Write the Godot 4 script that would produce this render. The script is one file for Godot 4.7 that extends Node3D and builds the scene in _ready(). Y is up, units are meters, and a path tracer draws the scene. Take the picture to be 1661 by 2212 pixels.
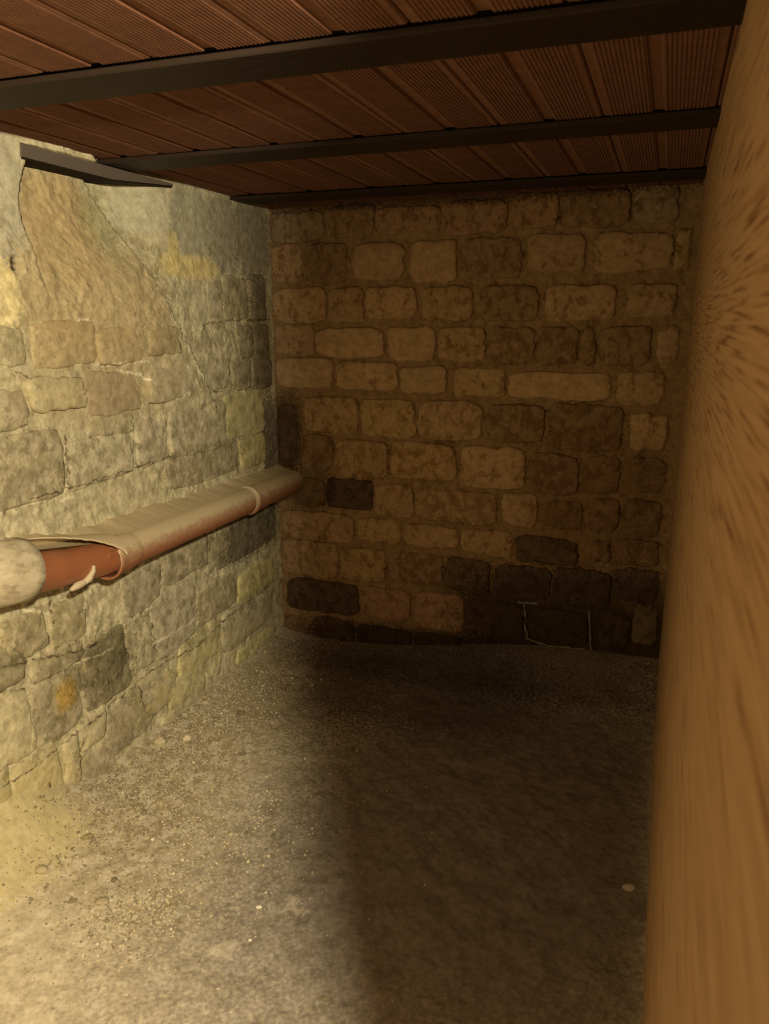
extends Node3D
# A small stone cellar: limestone rubble walls, hollow clay blocks on steel beams, a wooden partition on the right,
# an orange drain pipe along the left wall. The lamp hangs in the passage behind the partition.

const LEFT_X := -1.764      # face of the left wall
const BACK_Z := -3.323      # face of the back wall
const WOOD_X := 0.07        # face of the wooden partition
const CEIL_Y := 2.085       # underside of the clay blocks
const BEAM_Y := 2.071       # underside of the steel beams

# stones of the back wall, read course by course: centre x, centre y, width, height (mm), tone, wear
const BACK_STONES := [
	[-1623, 1996, 270, 136, 5, 2], [-1358, 2007, 211, 147, 2, 3], [-1093, 2007, 304, 112, 6, 2], [-799, 2003, 264, 132, 6, 2], [-552, 2020, 179, 141, 6, 1],
	[-319, 2017, 270, 144, 2, 3], [-90, 2026, 171, 137, 5, 2], [-1680, 1838, 156, 172, 1, 3], [-1484, 1834, 212, 175, 2, 4], [-1231, 1837, 245, 161, 1, 0],
	[-981, 1831, 217, 180, 1, 0], [-728, 1837, 257, 170, 2, 4], [-461, 1853, 234, 152, 1, 1], [-166, 1847, 295, 153, 1, 1], [19, 1844, 57, 153, 1, 1],
	[-1620, 1652, 277, 161, 1, 2], [-1389, 1653, 174, 164, 1, 1], [-1174, 1661, 239, 142, 1, 1], [-917, 1659, 227, 150, 1, 1], [-645, 1657, 245, 146, 2, 3],
	[-353, 1653, 285, 148, 1, 3], [-83, 1662, 193, 133, 1, 2], [-1654, 1492, 208, 146, 1, 1], [-1372, 1485, 343, 136, 0, 0], [-1077, 1482, 225, 157, 0, 0],
	[-850, 1484, 213, 153, 1, 3], [-635, 1482, 206, 160, 2, 6], [-437, 1482, 171, 160, 2, 5], [-314, 1483, 63, 158, 2, 2], [-171, 1485, 205, 156, 2, 2],
	[-4, 1491, 78, 146, 0, 1], [-1605, 1342, 306, 142, 0, 0], [-1290, 1338, 307, 136, 0, 1], [-1020, 1327, 218, 118, 0, 0], [-764, 1326, 232, 131, 0, 1],
	[-425, 1317, 424, 118, 0, 0], [-96, 1317, 193, 142, 0, 1], [-1707, 1041, 101, 313, 2, 6], [-1477, 1152, 279, 173, 1, 3], [-1191, 1152, 267, 179, 4, 1],
	[-894, 1149, 297, 180, 0, 4], [-594, 1153, 245, 169, 2, 7], [-306, 1149, 305, 193, 2, 6], [-50, 1139, 146, 154, 0, 1], [-1549, 970, 171, 171, 2, 5],
	[-1323, 951, 268, 184, 1, 6], [-1017, 959, 317, 183, 1, 6], [-694, 948, 298, 190, 0, 1], [-422, 938, 207, 179, 2, 6], [-222, 952, 147, 163, 2, 4],
	[-52, 961, 173, 156, 2, 2], [-1591, 770, 160, 142, 2, 4], [-1382, 777, 247, 157, 3, 2], [-1155, 764, 194, 161, 1, 2], [-859, 759, 390, 150, 1, 7],
	[-567, 770, 158, 154, 0, 2], [-368, 762, 166, 131, 2, 6], [-204, 773, 126, 147, 2, 5], [-49, 774, 161, 160, 2, 5], [-1552, 599, 388, 151, 1, 2],
	[-1235, 607, 232, 126, 1, 1], [-972, 608, 265, 112, 1, 1], [-709, 601, 242, 123, 1, 1], [-440, 590, 284, 122, 7, 5], [-204, 612, 83, 98, 2, 5],
	[-58, 622, 185, 115, 2, 5], [-1602, 432, 313, 197, 1, 4], [-1317, 431, 243, 171, 1, 3], [-1049, 440, 275, 152, 2, 7], [-794, 436, 220, 169, 7, 6],
	[-541, 428, 262, 166, 7, 5], [-278, 439, 250, 176, 7, 4], [-51, 475, 195, 146, 7, 4], [-1537, 234, 396, 173, 3, 3], [-1198, 241, 257, 168, 6, 1],
	[-926, 239, 244, 190, 6, 1], [-657, 234, 278, 186, 3, 1], [-367, 244, 262, 160, 3, 1], [-128, 251, 140, 170, 7, 6], [1, 298, 102, 188, 5, 4],
	[-1686, 41, 144, 139, 2, 4], [-1482, 59, 233, 146, 7, 6], [-1207, 67, 292, 118, 3, 4], [-928, 79, 243, 96, 3, 3],
]

# stones of the left wall: centre z, centre y, width, height (mm), tone, wear, how far proud
const LEFT_STONES := [
	[-2571, 1668, 356, 145, 5, 1, -6], [-2833, 1668, 116, 145, 5, 2, 3], [-2997, 1676, 204, 172, 2, 4, 6], [-3179, 1681, 136, 181, 3, 4, 8], [-2747, 1508, 451, 109, 5, 2, -4],
	[-3056, 1500, 137, 129, 2, 4, 6], [-3207, 1496, 139, 135, 3, 3, 8], [-2752, 1373, 331, 119, 5, 2, 2], [-3014, 1354, 163, 132, 2, 4, 8], [-3196, 1349, 175, 134, 3, 3, 10],
	[-3022, 1180, 375, 198, 4, 1, 5], [-1902, 1365, 226, 99, 8, 1, 16], [-2162, 1350, 263, 137, 1, 2, 7], [-2471, 1353, 271, 108, 5, 2, 5], [-1959, 1511, 266, 124, 1, 2, 7],
	[-2220, 1504, 238, 114, 1, 1, 7], [-2435, 1513, 167, 104, 1, 3, 4], [-1676, 1336, 185, 103, 2, 4, 8], [-1700, 1518, 177, 107, 5, 3, 7], [-1741, 1163, 303, 193, 2, 5, 9],
	[-2068, 1128, 329, 151, 5, 4, 7], [-2346, 1155, 190, 169, 5, 2, 7], [-2652, 1159, 383, 192, 5, 2, 10], [-2683, 1019, 521, 144, 2, 6, 5], [-3080, 996, 232, 138, 4, 2, 10],
	[-2133, 1242, 225, 67, 5, 3, 5], [-2969, 626, 584, 191, 3, 3, 4], [-2515, 649, 317, 142, 2, 5, 5], [-3060, 383, 330, 145, 4, 2, 10], [-2725, 416, 311, 149, 2, 5, 5],
	[-2404, 432, 283, 241, 5, 3, 9], [-2229, 614, 228, 153, 2, 4, 6], [-2189, 413, 146, 195, 5, 3, 8], [-2006, 430, 192, 174, 3, 4, 6], [-1665, 663, 172, 135, 2, 4, 7],
	[-1842, 636, 153, 137, 2, 4, 7], [-2974, 232, 465, 187, 5, 3, 9], [-2571, 239, 298, 160, 8, 4, 8], [-3031, 24, 333, 140, 4, 2, 8], [-1556, 404, 164, 206, 8, 1, 14],
	[-1760, 371, 208, 212, 2, 4, 5], [-2009, 355, 242, 134, 3, 5, 5], [-2263, 167, 256, 112, 5, 3, 6], [-1907, 222, 126, 117, 8, 1, 9], [-2107, 159, 246, 171, 2, 3, 6],
	[-2456, 114, 253, 139, 8, 3, 7], [-1645, 171, 187, 239, 5, 3, 9], [-1796, 155, 72, 173, 5, 3, 8], [-1922, 63, 160, 115, 2, 3, 4], [-2403, 5, 262, 119, 5, 0, 10],
	[-1567, 594, 191, 131, 3, 4, 6], [-1785, 528, 215, 83, 2, 4, 6], [-1478, 245, 123, 140, 5, 3, 8],
]

# dark open joints and pale mortar smears on the left wall: (z, y) in metres
const CRACKS := [[Vector2(-1.509, 0.24), Vector2(-1.617, 0.237), Vector2(-1.821, 0.246), Vector2(-1.984, 0.257), Vector2(-2.282, 0.283), Vector2(-2.534, 0.265), Vector2(-2.755, 0.295), Vector2(-3.235, 0.322)], [Vector2(-1.849, 0.205), Vector2(-1.818, 0.064)], [Vector2(-2.166, 0.26), Vector2(-2.168, 0.163)], [Vector2(-1.565, 0.604), Vector2(-1.741, 0.557), Vector2(-1.924, 0.511), Vector2(-1.971, 0.517)], [Vector2(-1.74, 1.069), Vector2(-2.022, 1.068), Vector2(-2.464, 1.081)], [Vector2(-1.917, 1.237), Vector2(-1.906, 1.083)], [Vector2(-2.722, 1.568), Vector2(-2.879, 1.586), Vector2(-3.33, 1.59)], [Vector2(-1.744, 1.448), Vector2(-1.796, 1.425)], [Vector2(-2.253, 0.523), Vector2(-2.262, 0.36)], [Vector2(-2.71, 1.298), Vector2(-2.851, 1.295)], [Vector2(-1.781, 0.729), Vector2(-1.779, 0.659)], [Vector2(-2.02, 0.053), Vector2(-1.995, -0.046)], [Vector2(-1.682, 0.148), Vector2(-1.663, -0.009)], [Vector2(-2.279, -0.004), Vector2(-2.543, 0.016)], [Vector2(-2.847, 1.247), Vector2(-2.841, 1.029)]]
const SMEARS := [[Vector2(-2.388, 1.733), Vector2(-2.47, 1.639), Vector2(-2.558, 1.521), Vector2(-2.624, 1.414), Vector2(-2.727, 1.296)], [Vector2(-2.083, 1.443), Vector2(-2.187, 1.443), Vector2(-2.343, 1.445)], [Vector2(-2.017, 1.59), Vector2(-2.081, 1.587)], [Vector2(-2.192, 1.665), Vector2(-2.231, 1.636)], [Vector2(-2.316, 1.479), Vector2(-2.342, 1.437)], [Vector2(-1.738, 1.053), Vector2(-1.792, 1.048), Vector2(-1.93, 1.032)], [Vector2(-2.252, 0.393), Vector2(-2.48, 0.38), Vector2(-2.548, 0.394)], [Vector2(-2.184, 1.422), Vector2(-2.306, 1.398), Vector2(-2.354, 1.362)], [Vector2(-1.594, 0.795), Vector2(-1.779, 0.683)], [Vector2(-1.833, 0.484), Vector2(-2.036, 0.464)], [Vector2(-1.645, 0.398), Vector2(-1.621, 0.267)], [Vector2(-2.222, 1.096), Vector2(-2.241, 1.192)]]

# tones of the stones (linear): tan, orange tan, weathered brown, sooty, yellow, grey, reddish, dark grey brown, pale yellow
var tones := [Color(0.496, 0.353, 0.206), Color(0.447, 0.308, 0.175), Color(0.306, 0.207, 0.117), Color(0.116, 0.081, 0.053), Color(0.480, 0.345, 0.177), Color(0.356, 0.278, 0.171), Color(0.364, 0.232, 0.144), Color(0.165, 0.117, 0.077), Color(0.546, 0.405, 0.206)]
var left_tones := [Color(0.477, 0.415, 0.261), Color(0.434, 0.371, 0.223), Color(0.375, 0.331, 0.205), Color(0.291, 0.257, 0.158), Color(0.490, 0.427, 0.211), Color(0.440, 0.396, 0.254), Color(0.440, 0.359, 0.217), Color(0.304, 0.266, 0.167), Color(0.552, 0.477, 0.261)]
var rng := RandomNumberGenerator.new()
var n_big := FastNoiseLite.new()
var n_mid := FastNoiseLite.new()
var n_fine := FastNoiseLite.new()
var n_ridge := FastNoiseLite.new()
var used_names := {}

# ------------------------------------------------------------------ helpers
func numbered(called: String) -> String:
	if not used_names.has(called):
		used_names[called] = 0
		return called
	used_names[called] += 1
	return "%s_%03d" % [called, used_names[called]]

func thing(called: String, label: String, category: String, at := Vector3.ZERO, group := "") -> Node3D:
	var o := Node3D.new()
	o.name = numbered(called)
	o.position = at
	add_child(o, true)
	o.set_meta("label", label)
	o.set_meta("category", category)
	if group:
		o.set_meta("group", group)
	return o

func structure(called: String) -> Node3D:
	var o := Node3D.new()
	o.name = called
	o.set_meta("kind", "structure")
	add_child(o, true)
	return o

func part(called: String, m: Mesh, mat: Material, parent: Node3D, at := Vector3.ZERO) -> MeshInstance3D:
	var o := MeshInstance3D.new()
	o.name = called
	o.mesh = m
	o.material_override = mat
	o.position = at
	o.cast_shadow = GeometryInstance3D.SHADOW_CASTING_SETTING_ON
	parent.add_child(o, true)
	return o

func smooth_mesh(v: PackedVector3Array, idx: PackedInt32Array, uv: PackedVector2Array, col := PackedColorArray()) -> ArrayMesh:
	var nrm := PackedVector3Array()
	nrm.resize(v.size())
	for t in range(0, idx.size(), 3):
		var a := idx[t]
		var b := idx[t + 1]
		var c := idx[t + 2]
		var f := (v[c] - v[a]).cross(v[b] - v[a])   # clockwise front faces
		nrm[a] += f
		nrm[b] += f
		nrm[c] += f
	for i in nrm.size():
		nrm[i] = nrm[i].normalized()
	var arr := []
	arr.resize(Mesh.ARRAY_MAX)
	arr[Mesh.ARRAY_VERTEX] = v
	arr[Mesh.ARRAY_NORMAL] = nrm
	arr[Mesh.ARRAY_TEX_UV] = uv
	if col.size():
		arr[Mesh.ARRAY_COLOR] = col
	arr[Mesh.ARRAY_INDEX] = idx
	var m := ArrayMesh.new()
	m.add_surface_from_arrays(Mesh.PRIMITIVE_TRIANGLES, arr)
	return m

# rows x columns of points to a sheet; front side is where (next column) x (next row) points
func sheet(v: PackedVector3Array, nu: int, nv: int, uv: PackedVector2Array, col := PackedColorArray()) -> ArrayMesh:
	var idx := PackedInt32Array()
	idx.resize((nu - 1) * (nv - 1) * 6)
	var k := 0
	for j in nv - 1:
		for i in nu - 1:
			var a := j * nu + i
			idx[k] = a
			idx[k + 1] = a + nu
			idx[k + 2] = a + 1
			idx[k + 3] = a + 1
			idx[k + 4] = a + nu
			idx[k + 5] = a + nu + 1
			k += 6
	return smooth_mesh(v, idx, uv, col)

# a closed outline (counter-clockwise in ex, ey) drawn out along ez; flat faces, UV in metres: along, round
func extrude(outline: PackedVector2Array, o: Vector3, ex: Vector3, ey: Vector3, ez: Vector3, shift := Vector2.ZERO) -> ArrayMesh:
	var v := PackedVector3Array()
	var uv := PackedVector2Array()
	var idx := PackedInt32Array()
	var n := outline.size()
	var run := 0.0
	var hand := ex.cross(ey).dot(ez) > 0.0
	for i in n:
		var p := outline[i]
		var q := outline[(i + 1) % n]
		var a := o + ex * p.x + ey * p.y
		var b := o + ex * q.x + ey * q.y
		var w := p.distance_to(q)
		var s := v.size()
		v.append_array([a, b, b + ez, a + ez])
		uv.append_array([shift + Vector2(0, run), shift + Vector2(0, run + w), shift + Vector2(ez.length(), run + w), shift + Vector2(ez.length(), run)])
		idx.append_array([s, s + 2, s + 1, s, s + 3, s + 2] if hand else [s, s + 1, s + 2, s, s + 2, s + 3])
		run += w
	var tri := Geometry2D.triangulate_polygon(outline)
	for e in 2:
		var s := v.size()
		for p in outline:
			v.append(o + ex * p.x + ey * p.y + ez * e)
			uv.append(shift + p)
		for t in range(0, tri.size(), 3):
			var turn := (outline[tri[t + 1]] - outline[tri[t]]).cross(outline[tri[t + 2]] - outline[tri[t]]) > 0.0
			if ((e == 1) == hand) == turn:
				idx.append_array([s + tri[t], s + tri[t + 2], s + tri[t + 1]])
			else:
				idx.append_array([s + tri[t], s + tri[t + 1], s + tri[t + 2]])
	return smooth_mesh(v, idx, uv)

func bevelled(w: float, h: float, c: float) -> PackedVector2Array:
	return PackedVector2Array([Vector2(c, 0), Vector2(w - c, 0), Vector2(w, c), Vector2(w, h - c), Vector2(w - c, h), Vector2(c, h), Vector2(0, h - c), Vector2(0, c)])

func box_mesh(lo: Vector3, hi: Vector3) -> ArrayMesh:
	return extrude(bevelled(hi.x - lo.x, hi.y - lo.y, 0.004), lo, Vector3.RIGHT, Vector3.UP, Vector3(0, 0, hi.z - lo.z))

# a rounded building stone: bevelled outline with ragged edges, a slightly uneven face; local to its centre
func stone_mesh(w: float, h: float, proud: float, ud: Vector3, nd: Vector3, uv0: Vector2, tone: Color, seed_at: float, ragged := 1.0, squareness := 6.0, skew := 0.006) -> ArrayMesh:
	var v := PackedVector3Array()
	var uv := PackedVector2Array()
	var col := PackedColorArray()
	var idx := PackedInt32Array()
	var n := 28
	var a := w * 0.5
	var b := h * 0.5
	var rim := minf(0.011, minf(a, b) * 0.3)
	var insets := [0.0, 0.001, rim * 0.35, rim, minf(a, b) * 0.45]
	var outs := [-0.03, proud - 0.010, proud - 0.003, proud, proud + 0.003]
	var ex := squareness * (1.0 + 0.4 * n_mid.get_noise_2d(seed_at * 31.0, 5.0))
	var corner := []
	for q in 4:
		corner.append(Vector2(n_mid.get_noise_2d(seed_at * 13.0 + q * 5.0, 1.0), n_mid.get_noise_2d(seed_at * 13.0 + q * 5.0, 7.0)) * skew * 2.2)
	for r in 5:
		for i in n:
			# points bunched round the perimeter of the rectangle
			var t := TAU * (i + 0.5) / n
			var cx := cos(t)
			var cy := sin(t)
			var k := pow(pow(absf(cx), ex) + pow(absf(cy), ex), -1.0 / ex)
			var rag: float = ragged * (0.006 * n_fine.get_noise_2d(seed_at * 17.0 + cx * 60.0, cy * 60.0 + seed_at) + 0.011 * n_mid.get_noise_2d(seed_at * 9.0 + cx * 18.0, cy * 18.0 + seed_at))
			var inset: float = insets[r]
			var sx := 0.5 + 0.5 * cx * k
			var sy := 0.5 + 0.5 * cy * k
			var pull: Vector2 = (corner[0] as Vector2).lerp(corner[1], sx).lerp((corner[2] as Vector2).lerp(corner[3], sx), sy)
			var x := cx * k * (a - inset) + cx * rag + pull.x
			var y := cy * k * (b - inset) + cy * rag + pull.y
			var out: float = outs[r]
			if r >= 2:
				out += 0.004 * ragged * n_mid.get_noise_2d((x + seed_at) * 120.0, y * 120.0)
			v.append(ud * x + Vector3.UP * y + nd * out)
			uv.append(uv0 + Vector2(x, -y))
			col.append(tone)
	v.append(nd * (proud + 0.004))
	uv.append(uv0)
	col.append(tone)
	for r in 4:
		for i in n:
			var p := r * n + i
			var q := r * n + (i + 1) % n
			idx.append_array([p, p + n, q, q, p + n, q + n])
	for i in n:
		idx.append_array([4 * n + i, 5 * n, 4 * n + (i + 1) % n])
	return smooth_mesh(v, idx, uv, col)

func scaled_uv(m: ArrayMesh, by: Vector2) -> ArrayMesh:
	var arr := m.surface_get_arrays(0)
	var uv: PackedVector2Array = arr[Mesh.ARRAY_TEX_UV]
	for i in uv.size():
		uv[i] *= by
	arr[Mesh.ARRAY_TEX_UV] = uv
	var r := ArrayMesh.new()
	r.add_surface_from_arrays(Mesh.PRIMITIVE_TRIANGLES, arr)
	return r

# a tube along a path, from angle f0 to f1 (0 = towards the room, 90 = up), closed if it goes all the way round
func tube(path: PackedVector3Array, radii: PackedFloat32Array, n := 36, f0 := 0.0, f1 := 360.0, waves := 0.0) -> ArrayMesh:
	var v := PackedVector3Array()
	var uv := PackedVector2Array()
	var run := 0.0
	for j in path.size():
		var d := (path[mini(j + 1, path.size() - 1)] - path[maxi(j - 1, 0)]).normalized()
		var side := d.cross(Vector3.UP).normalized()
		if side.x < 0.0:
			side = -side
		var top := side.cross(d).normalized()
		if top.y < 0.0:
			top = -top
		if j > 0:
			run += path[j].distance_to(path[j - 1])
		for i in n + 1:
			var f := deg_to_rad(lerpf(f0, f1, float(i) / n))
			var r := radii[j] * (1.0 + waves * n_mid.get_noise_2d(f * 9.0 if f1 - f0 < 359.0 else 30.0 * cos(f), run * 160.0 + (0.0 if f1 - f0 < 359.0 else 30.0 * sin(f))))
			v.append(path[j] + (side * cos(f) + top * sin(f)) * r)
			uv.append(Vector2(f / TAU, run))
	return sheet(v, n + 1, path.size(), uv)

func mat(color: Color, rough := 0.9) -> StandardMaterial3D:
	var m := StandardMaterial3D.new()
	m.albedo_color = color.linear_to_srgb()
	m.roughness = rough
	return m

func noise_picture(freq: float, seed_value: int, octaves := 5, side := 1024, kind := FastNoiseLite.TYPE_SIMPLEX_SMOOTH, gain := 0.55, ramp: Gradient = null) -> NoiseTexture2D:
	var f := FastNoiseLite.new()
	f.noise_type = kind
	f.seed = seed_value
	f.frequency = freq
	f.fractal_octaves = octaves
	f.fractal_gain = gain
	var t := NoiseTexture2D.new()
	t.width = side
	t.height = side
	t.noise = f
	t.seamless = side <= 1024
	t.generate_mipmaps = false
	if ramp:
		t.color_ramp = ramp
	return t

func ramp_of(stops: Array) -> Gradient:
	var g := Gradient.new()
	var offs := PackedFloat32Array()
	var cols := PackedColorArray()
	for s in stops:
		offs.append(s[0])
		cols.append(s[1])
	g.offsets = offs
	g.colors = cols
	return g

# ------------------------------------------------------------------ stain maps: the surface's own colour, plus shade painted on the floor
class StainMap:
	var size: int
	var lo: Vector2
	var span: Vector2
	var r: PackedFloat32Array
	var g: PackedFloat32Array
	var b: PackedFloat32Array
	var warp: FastNoiseLite
	var speck: FastNoiseLite

	func _init(side: int, from: Vector2, to: Vector2, w: FastNoiseLite, s: FastNoiseLite) -> void:
		size = side
		lo = from
		span = to - from
		warp = w
		speck = s
		r.resize(side * side)
		g.resize(side * side)
		b.resize(side * side)

	func base(dark: Color, mid: Color, pale: Color, scale_by: float, streak := 1.0) -> void:
		for j in size:
			for i in size:
				var x := lo.x + span.x * i / size
				var y := lo.y + span.y * j / size
				var n := warp.get_noise_2d(x * 26.0 * scale_by, y * 26.0 * scale_by) + 0.30 * speck.get_noise_2d(x * 110.0 * scale_by, y * 110.0 * scale_by * streak)
				var c := mid.lerp(pale, clampf(n * 1.5, 0.0, 1.0)) if n > 0.0 else mid.lerp(dark, clampf(-n * 1.7, 0.0, 1.0))
				var k := j * size + i
				r[k] = c.r
				g[k] = c.g
				b[k] = c.b

	# a patch: rounded box of half size h round c, its edge frayed; specks > 0 leaves it only where the fine noise is high
	func patch(c: Vector2, h: Vector2, col: Color, strength: float, fray := 0.25, specks := 0.0, multiply := false, soft := 0.12) -> void:
		var i0 := clampi(int((c.x - h.x * 1.4 - lo.x) / span.x * size), 0, size)
		var i1 := clampi(int((c.x + h.x * 1.4 - lo.x) / span.x * size) + 1, 0, size)
		var ja := (c.y - h.y * 1.4 - lo.y) / span.y * size
		var jb := (c.y + h.y * 1.4 - lo.y) / span.y * size
		var j0 := clampi(int(minf(ja, jb)), 0, size)
		var j1 := clampi(int(maxf(ja, jb)) + 1, 0, size)
		for j in range(j0, j1):
			for i in range(i0, i1):
				var x := lo.x + span.x * i / size
				var y := lo.y + span.y * j / size
				var dx := absf(x - c.x) / h.x
				var dy := absf(y - c.y) / h.y
				var d := pow(dx * dx * dx + dy * dy * dy, 0.3333) + fray * (warp.get_noise_2d(x * 60.0 + 7.0, y * 60.0) + 0.5 * speck.get_noise_2d(x * 130.0, y * 130.0))
				var a := strength * (1.0 - smoothstep(1.0 - soft, 1.0 + soft, d))
				if a <= 0.003:
					continue
				if specks > 0.0:
					a *= smoothstep(0.26 - 0.62 * specks, 0.54 - 0.62 * specks, speck.get_noise_2d(x * 15.0 + 50.0, y * 12.0) + 0.5 * warp.get_noise_2d(x * 48.0, y * 34.0))
				var k := j * size + i
				if multiply:
					r[k] *= lerpf(1.0, col.r, a)
					g[k] *= lerpf(1.0, col.g, a)
					b[k] *= lerpf(1.0, col.b, a)
				else:
					r[k] = lerpf(r[k], col.r, a)
					g[k] = lerpf(g[k], col.g, a)
					b[k] = lerpf(b[k], col.b, a)

	# a crack or a smear that follows a line, wavering and of uneven width
	func line(points: Array, width: float, col: Color, strength: float) -> void:
		for q in points.size() - 1:
			var a: Vector2 = points[q]
			var c: Vector2 = points[q + 1]
			var steps := int(a.distance_to(c) / 0.0022) + 2
			for t in steps:
				var p := a.lerp(c, t / float(steps - 1))
				p += 0.010 * Vector2(warp.get_noise_2d(p.x * 24.0, p.y * 24.0), warp.get_noise_2d(p.x * 24.0 + 40.0, p.y * 24.0))
				var w := width * (0.75 + 1.1 * speck.get_noise_2d(p.x * 34.0, p.y * 34.0))
				if w < width * 0.15:
					continue
				var reach := int(w / span.x * size) + 1
				var ci := int((p.x - lo.x) / span.x * size)
				var cj := int((p.y - lo.y) / span.y * size)
				for dj in range(-reach, reach + 1):
					for di in range(-reach, reach + 1):
						var i := ci + di
						var j := cj + dj
						if i < 0 or j < 0 or i >= size or j >= size:
							continue
						var d := Vector2((i + 0.5) * span.x / size + lo.x - p.x, (j + 0.5) * span.y / size + lo.y - p.y).length() / w
						var s := strength * (1.0 - smoothstep(0.55, 1.0, d)) * 0.5
						var k := j * size + i
						r[k] = lerpf(r[k], col.r, s)
						g[k] = lerpf(g[k], col.g, s)
						b[k] = lerpf(b[k], col.b, s)

	func texture() -> ImageTexture:
		var bytes := PackedByteArray()
		bytes.resize(size * size * 3)
		for k in size * size:
			bytes[k * 3] = int(255.0 * pow(clampf(r[k], 0.0, 1.0), 0.4545))
			bytes[k * 3 + 1] = int(255.0 * pow(clampf(g[k], 0.0, 1.0), 0.4545))
			bytes[k * 3 + 2] = int(255.0 * pow(clampf(b[k], 0.0, 1.0), 0.4545))
		return ImageTexture.create_from_image(Image.create_from_data(size, size, false, Image.FORMAT_RGB8, bytes))

func masonry(map: StainMap, relief: Texture2D, relief_cm: float, grain: Texture2D) -> StandardMaterial3D:
	var m := StandardMaterial3D.new()
	m.albedo_texture = map.texture()
	m.vertex_color_use_as_albedo = true
	m.roughness = 0.95
	m.metallic_specular = 0.25
	m.heightmap_enabled = true
	m.heightmap_texture = relief
	m.heightmap_scale = relief_cm
	m.detail_enabled = true
	m.detail_albedo = grain
	m.detail_blend_mode = BaseMaterial3D.BLEND_MODE_MUL
	m.detail_uv_layer = BaseMaterial3D.DETAIL_UV_2
	m.uv2_triplanar = true
	m.uv2_world_triplanar = true
	m.uv2_scale = Vector3(1.9, 1.9, 1.9)
	return m

# ------------------------------------------------------------------ shapes of the ground and of the left wall
func left_bulge(z: float, y: float) -> float:
	# the old infilled opening: hollow under the steel lintel, standing a little proud further down, with a ragged edge
	var hollow := 0.085 * smoothstep(1.64, 1.97, y) * (1.0 - smoothstep(2.060, 2.067, y)) * smoothstep(-2.55, -2.21, z) * (1.0 - smoothstep(-1.875, -1.86, z - 0.03 * sin(y * 14.0)))
	var edge := -2.20 - (2.0 - y) * 0.76 + 0.014 * n_mid.get_noise_2d(y * 90.0, 3.0)
	var infill := 0.030 * smoothstep(edge - 0.006, edge + 0.006, z) * (1.0 - smoothstep(edge + 0.10, edge + 0.55, z)) * smoothstep(1.10, 1.34, y)
	var gap := 0.06 * exp(-(pow((z + 1.80) / 0.012, 2.0) + pow((y - 1.74) / 0.017, 2.0)))
	return infill - hollow - gap

func ground(x: float, z: float) -> float:
	var near_wall := maxf(0.0, x - LEFT_X)
	var heap := 0.17 * smoothstep(-1.95, -1.50, z) * exp(-pow(near_wall / 0.085, 1.3)) + 0.035 * exp(-near_wall / 0.10)
	var bank := lerpf(0.015, 0.15, smoothstep(-1.5, -0.2, x)) * exp(-pow(maxf(0.0, z - BACK_Z) / 0.24, 1.5))
	return heap + bank + 0.005 * n_mid.get_noise_2d(x * 7.0, z * 7.0) + 0.0012 * n_fine.get_noise_2d(x * 40.0, z * 40.0)

# ------------------------------------------------------------------ the scene
func _ready() -> void:
	# camera: eye 1.59 m above the floor, 14 degrees down, 20 degrees to the left of the wall's direction
	var cam := Camera3D.new()
	cam.name = "camera"
	cam.keep_aspect = Camera3D.KEEP_HEIGHT
	cam.fov = 67.35
	cam.near = 0.02
	cam.far = 50.0
	cam.position = Vector3(0, 1.59, 0)
	cam.rotation = Vector3(deg_to_rad(-14.07), deg_to_rad(19.915), 0)
	var lens := CameraAttributesPhysical.new()
	lens.frustum_focal_length = 18.01
	lens.frustum_focus_distance = 2.9
	lens.frustum_near = 0.02
	lens.frustum_far = 50.0
	lens.exposure_aperture = 3.2
	cam.attributes = lens
	add_child(cam, true)
	cam.current = true

	var env := Environment.new()
	env.background_mode = Environment.BG_COLOR
	env.background_color = Color(0, 0, 0)
	env.tonemap_mode = Environment.TONE_MAPPER_LINEAR
	env.tonemap_exposure = 1.0
	env.sdfgi_enabled = true
	env.ssao_enabled = true
	env.ssil_enabled = true
	var we := WorldEnvironment.new()
	we.name = "environment"
	we.environment = env
	add_child(we, true)

	# the lamp in the passage behind the partition: throws the long shadow of the partition's end
	globe_lamp("bare_bulb", "bare frosted bulb under the passage ceiling behind the end of the partition", Vector3(0.36, 1.99, 0.15), 0.045, Color(1.0, 0.865, 0.60), 10.8)
	# added fill lamp, out of view: lifts the shaded wood and back wall
	fill_bulb("fill_bulb", "added fill lamp, a small dim amber bulb on a bracket, unseen behind the camera", Vector3(-1.25, 1.10, 1.0), 0.05, Color(1.0, 0.70, 0.46), 0.36)

	setup_noise()
	shell()
	left_wall()
	back_wall()
	floor_and_rubble()
	ceiling_blocks()
	partition()
	beams()
	lintel()
	drain_pipe()
	pebbles()

func globe_lamp(called: String, label: String, at: Vector3, r: float, tint: Color, energy: float) -> void:
	var lamp := thing(called, label, "lamp", at)
	var glow := mat(Color(0.8, 0.76, 0.66), 0.3)
	glow.emission_enabled = true
	glow.emission = tint.linear_to_srgb()
	glow.emission_energy_multiplier = 2.0
	var ball := SphereMesh.new()
	ball.radius = r + 0.005
	ball.height = 2.0 * r + 0.01
	part("globe", ball, glow, lamp)
	var cap := CylinderMesh.new()
	cap.top_radius = r * 0.75
	cap.bottom_radius = r * 0.6
	cap.height = CEIL_Y - at.y - r * 0.85
	part("ceiling_rose", cap, mat(Color(0.35, 0.33, 0.28), 0.5), lamp, Vector3(0, (CEIL_Y - at.y + r * 0.85) * 0.5, 0))
	var light := OmniLight3D.new()
	light.name = "lamp_light"
	light.light_color = tint.linear_to_srgb()
	light.light_energy = energy
	light.light_size = r
	light.omni_range = 12.0
	light.omni_attenuation = 2.0
	light.shadow_enabled = true
	lamp.add_child(light, true)

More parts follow.
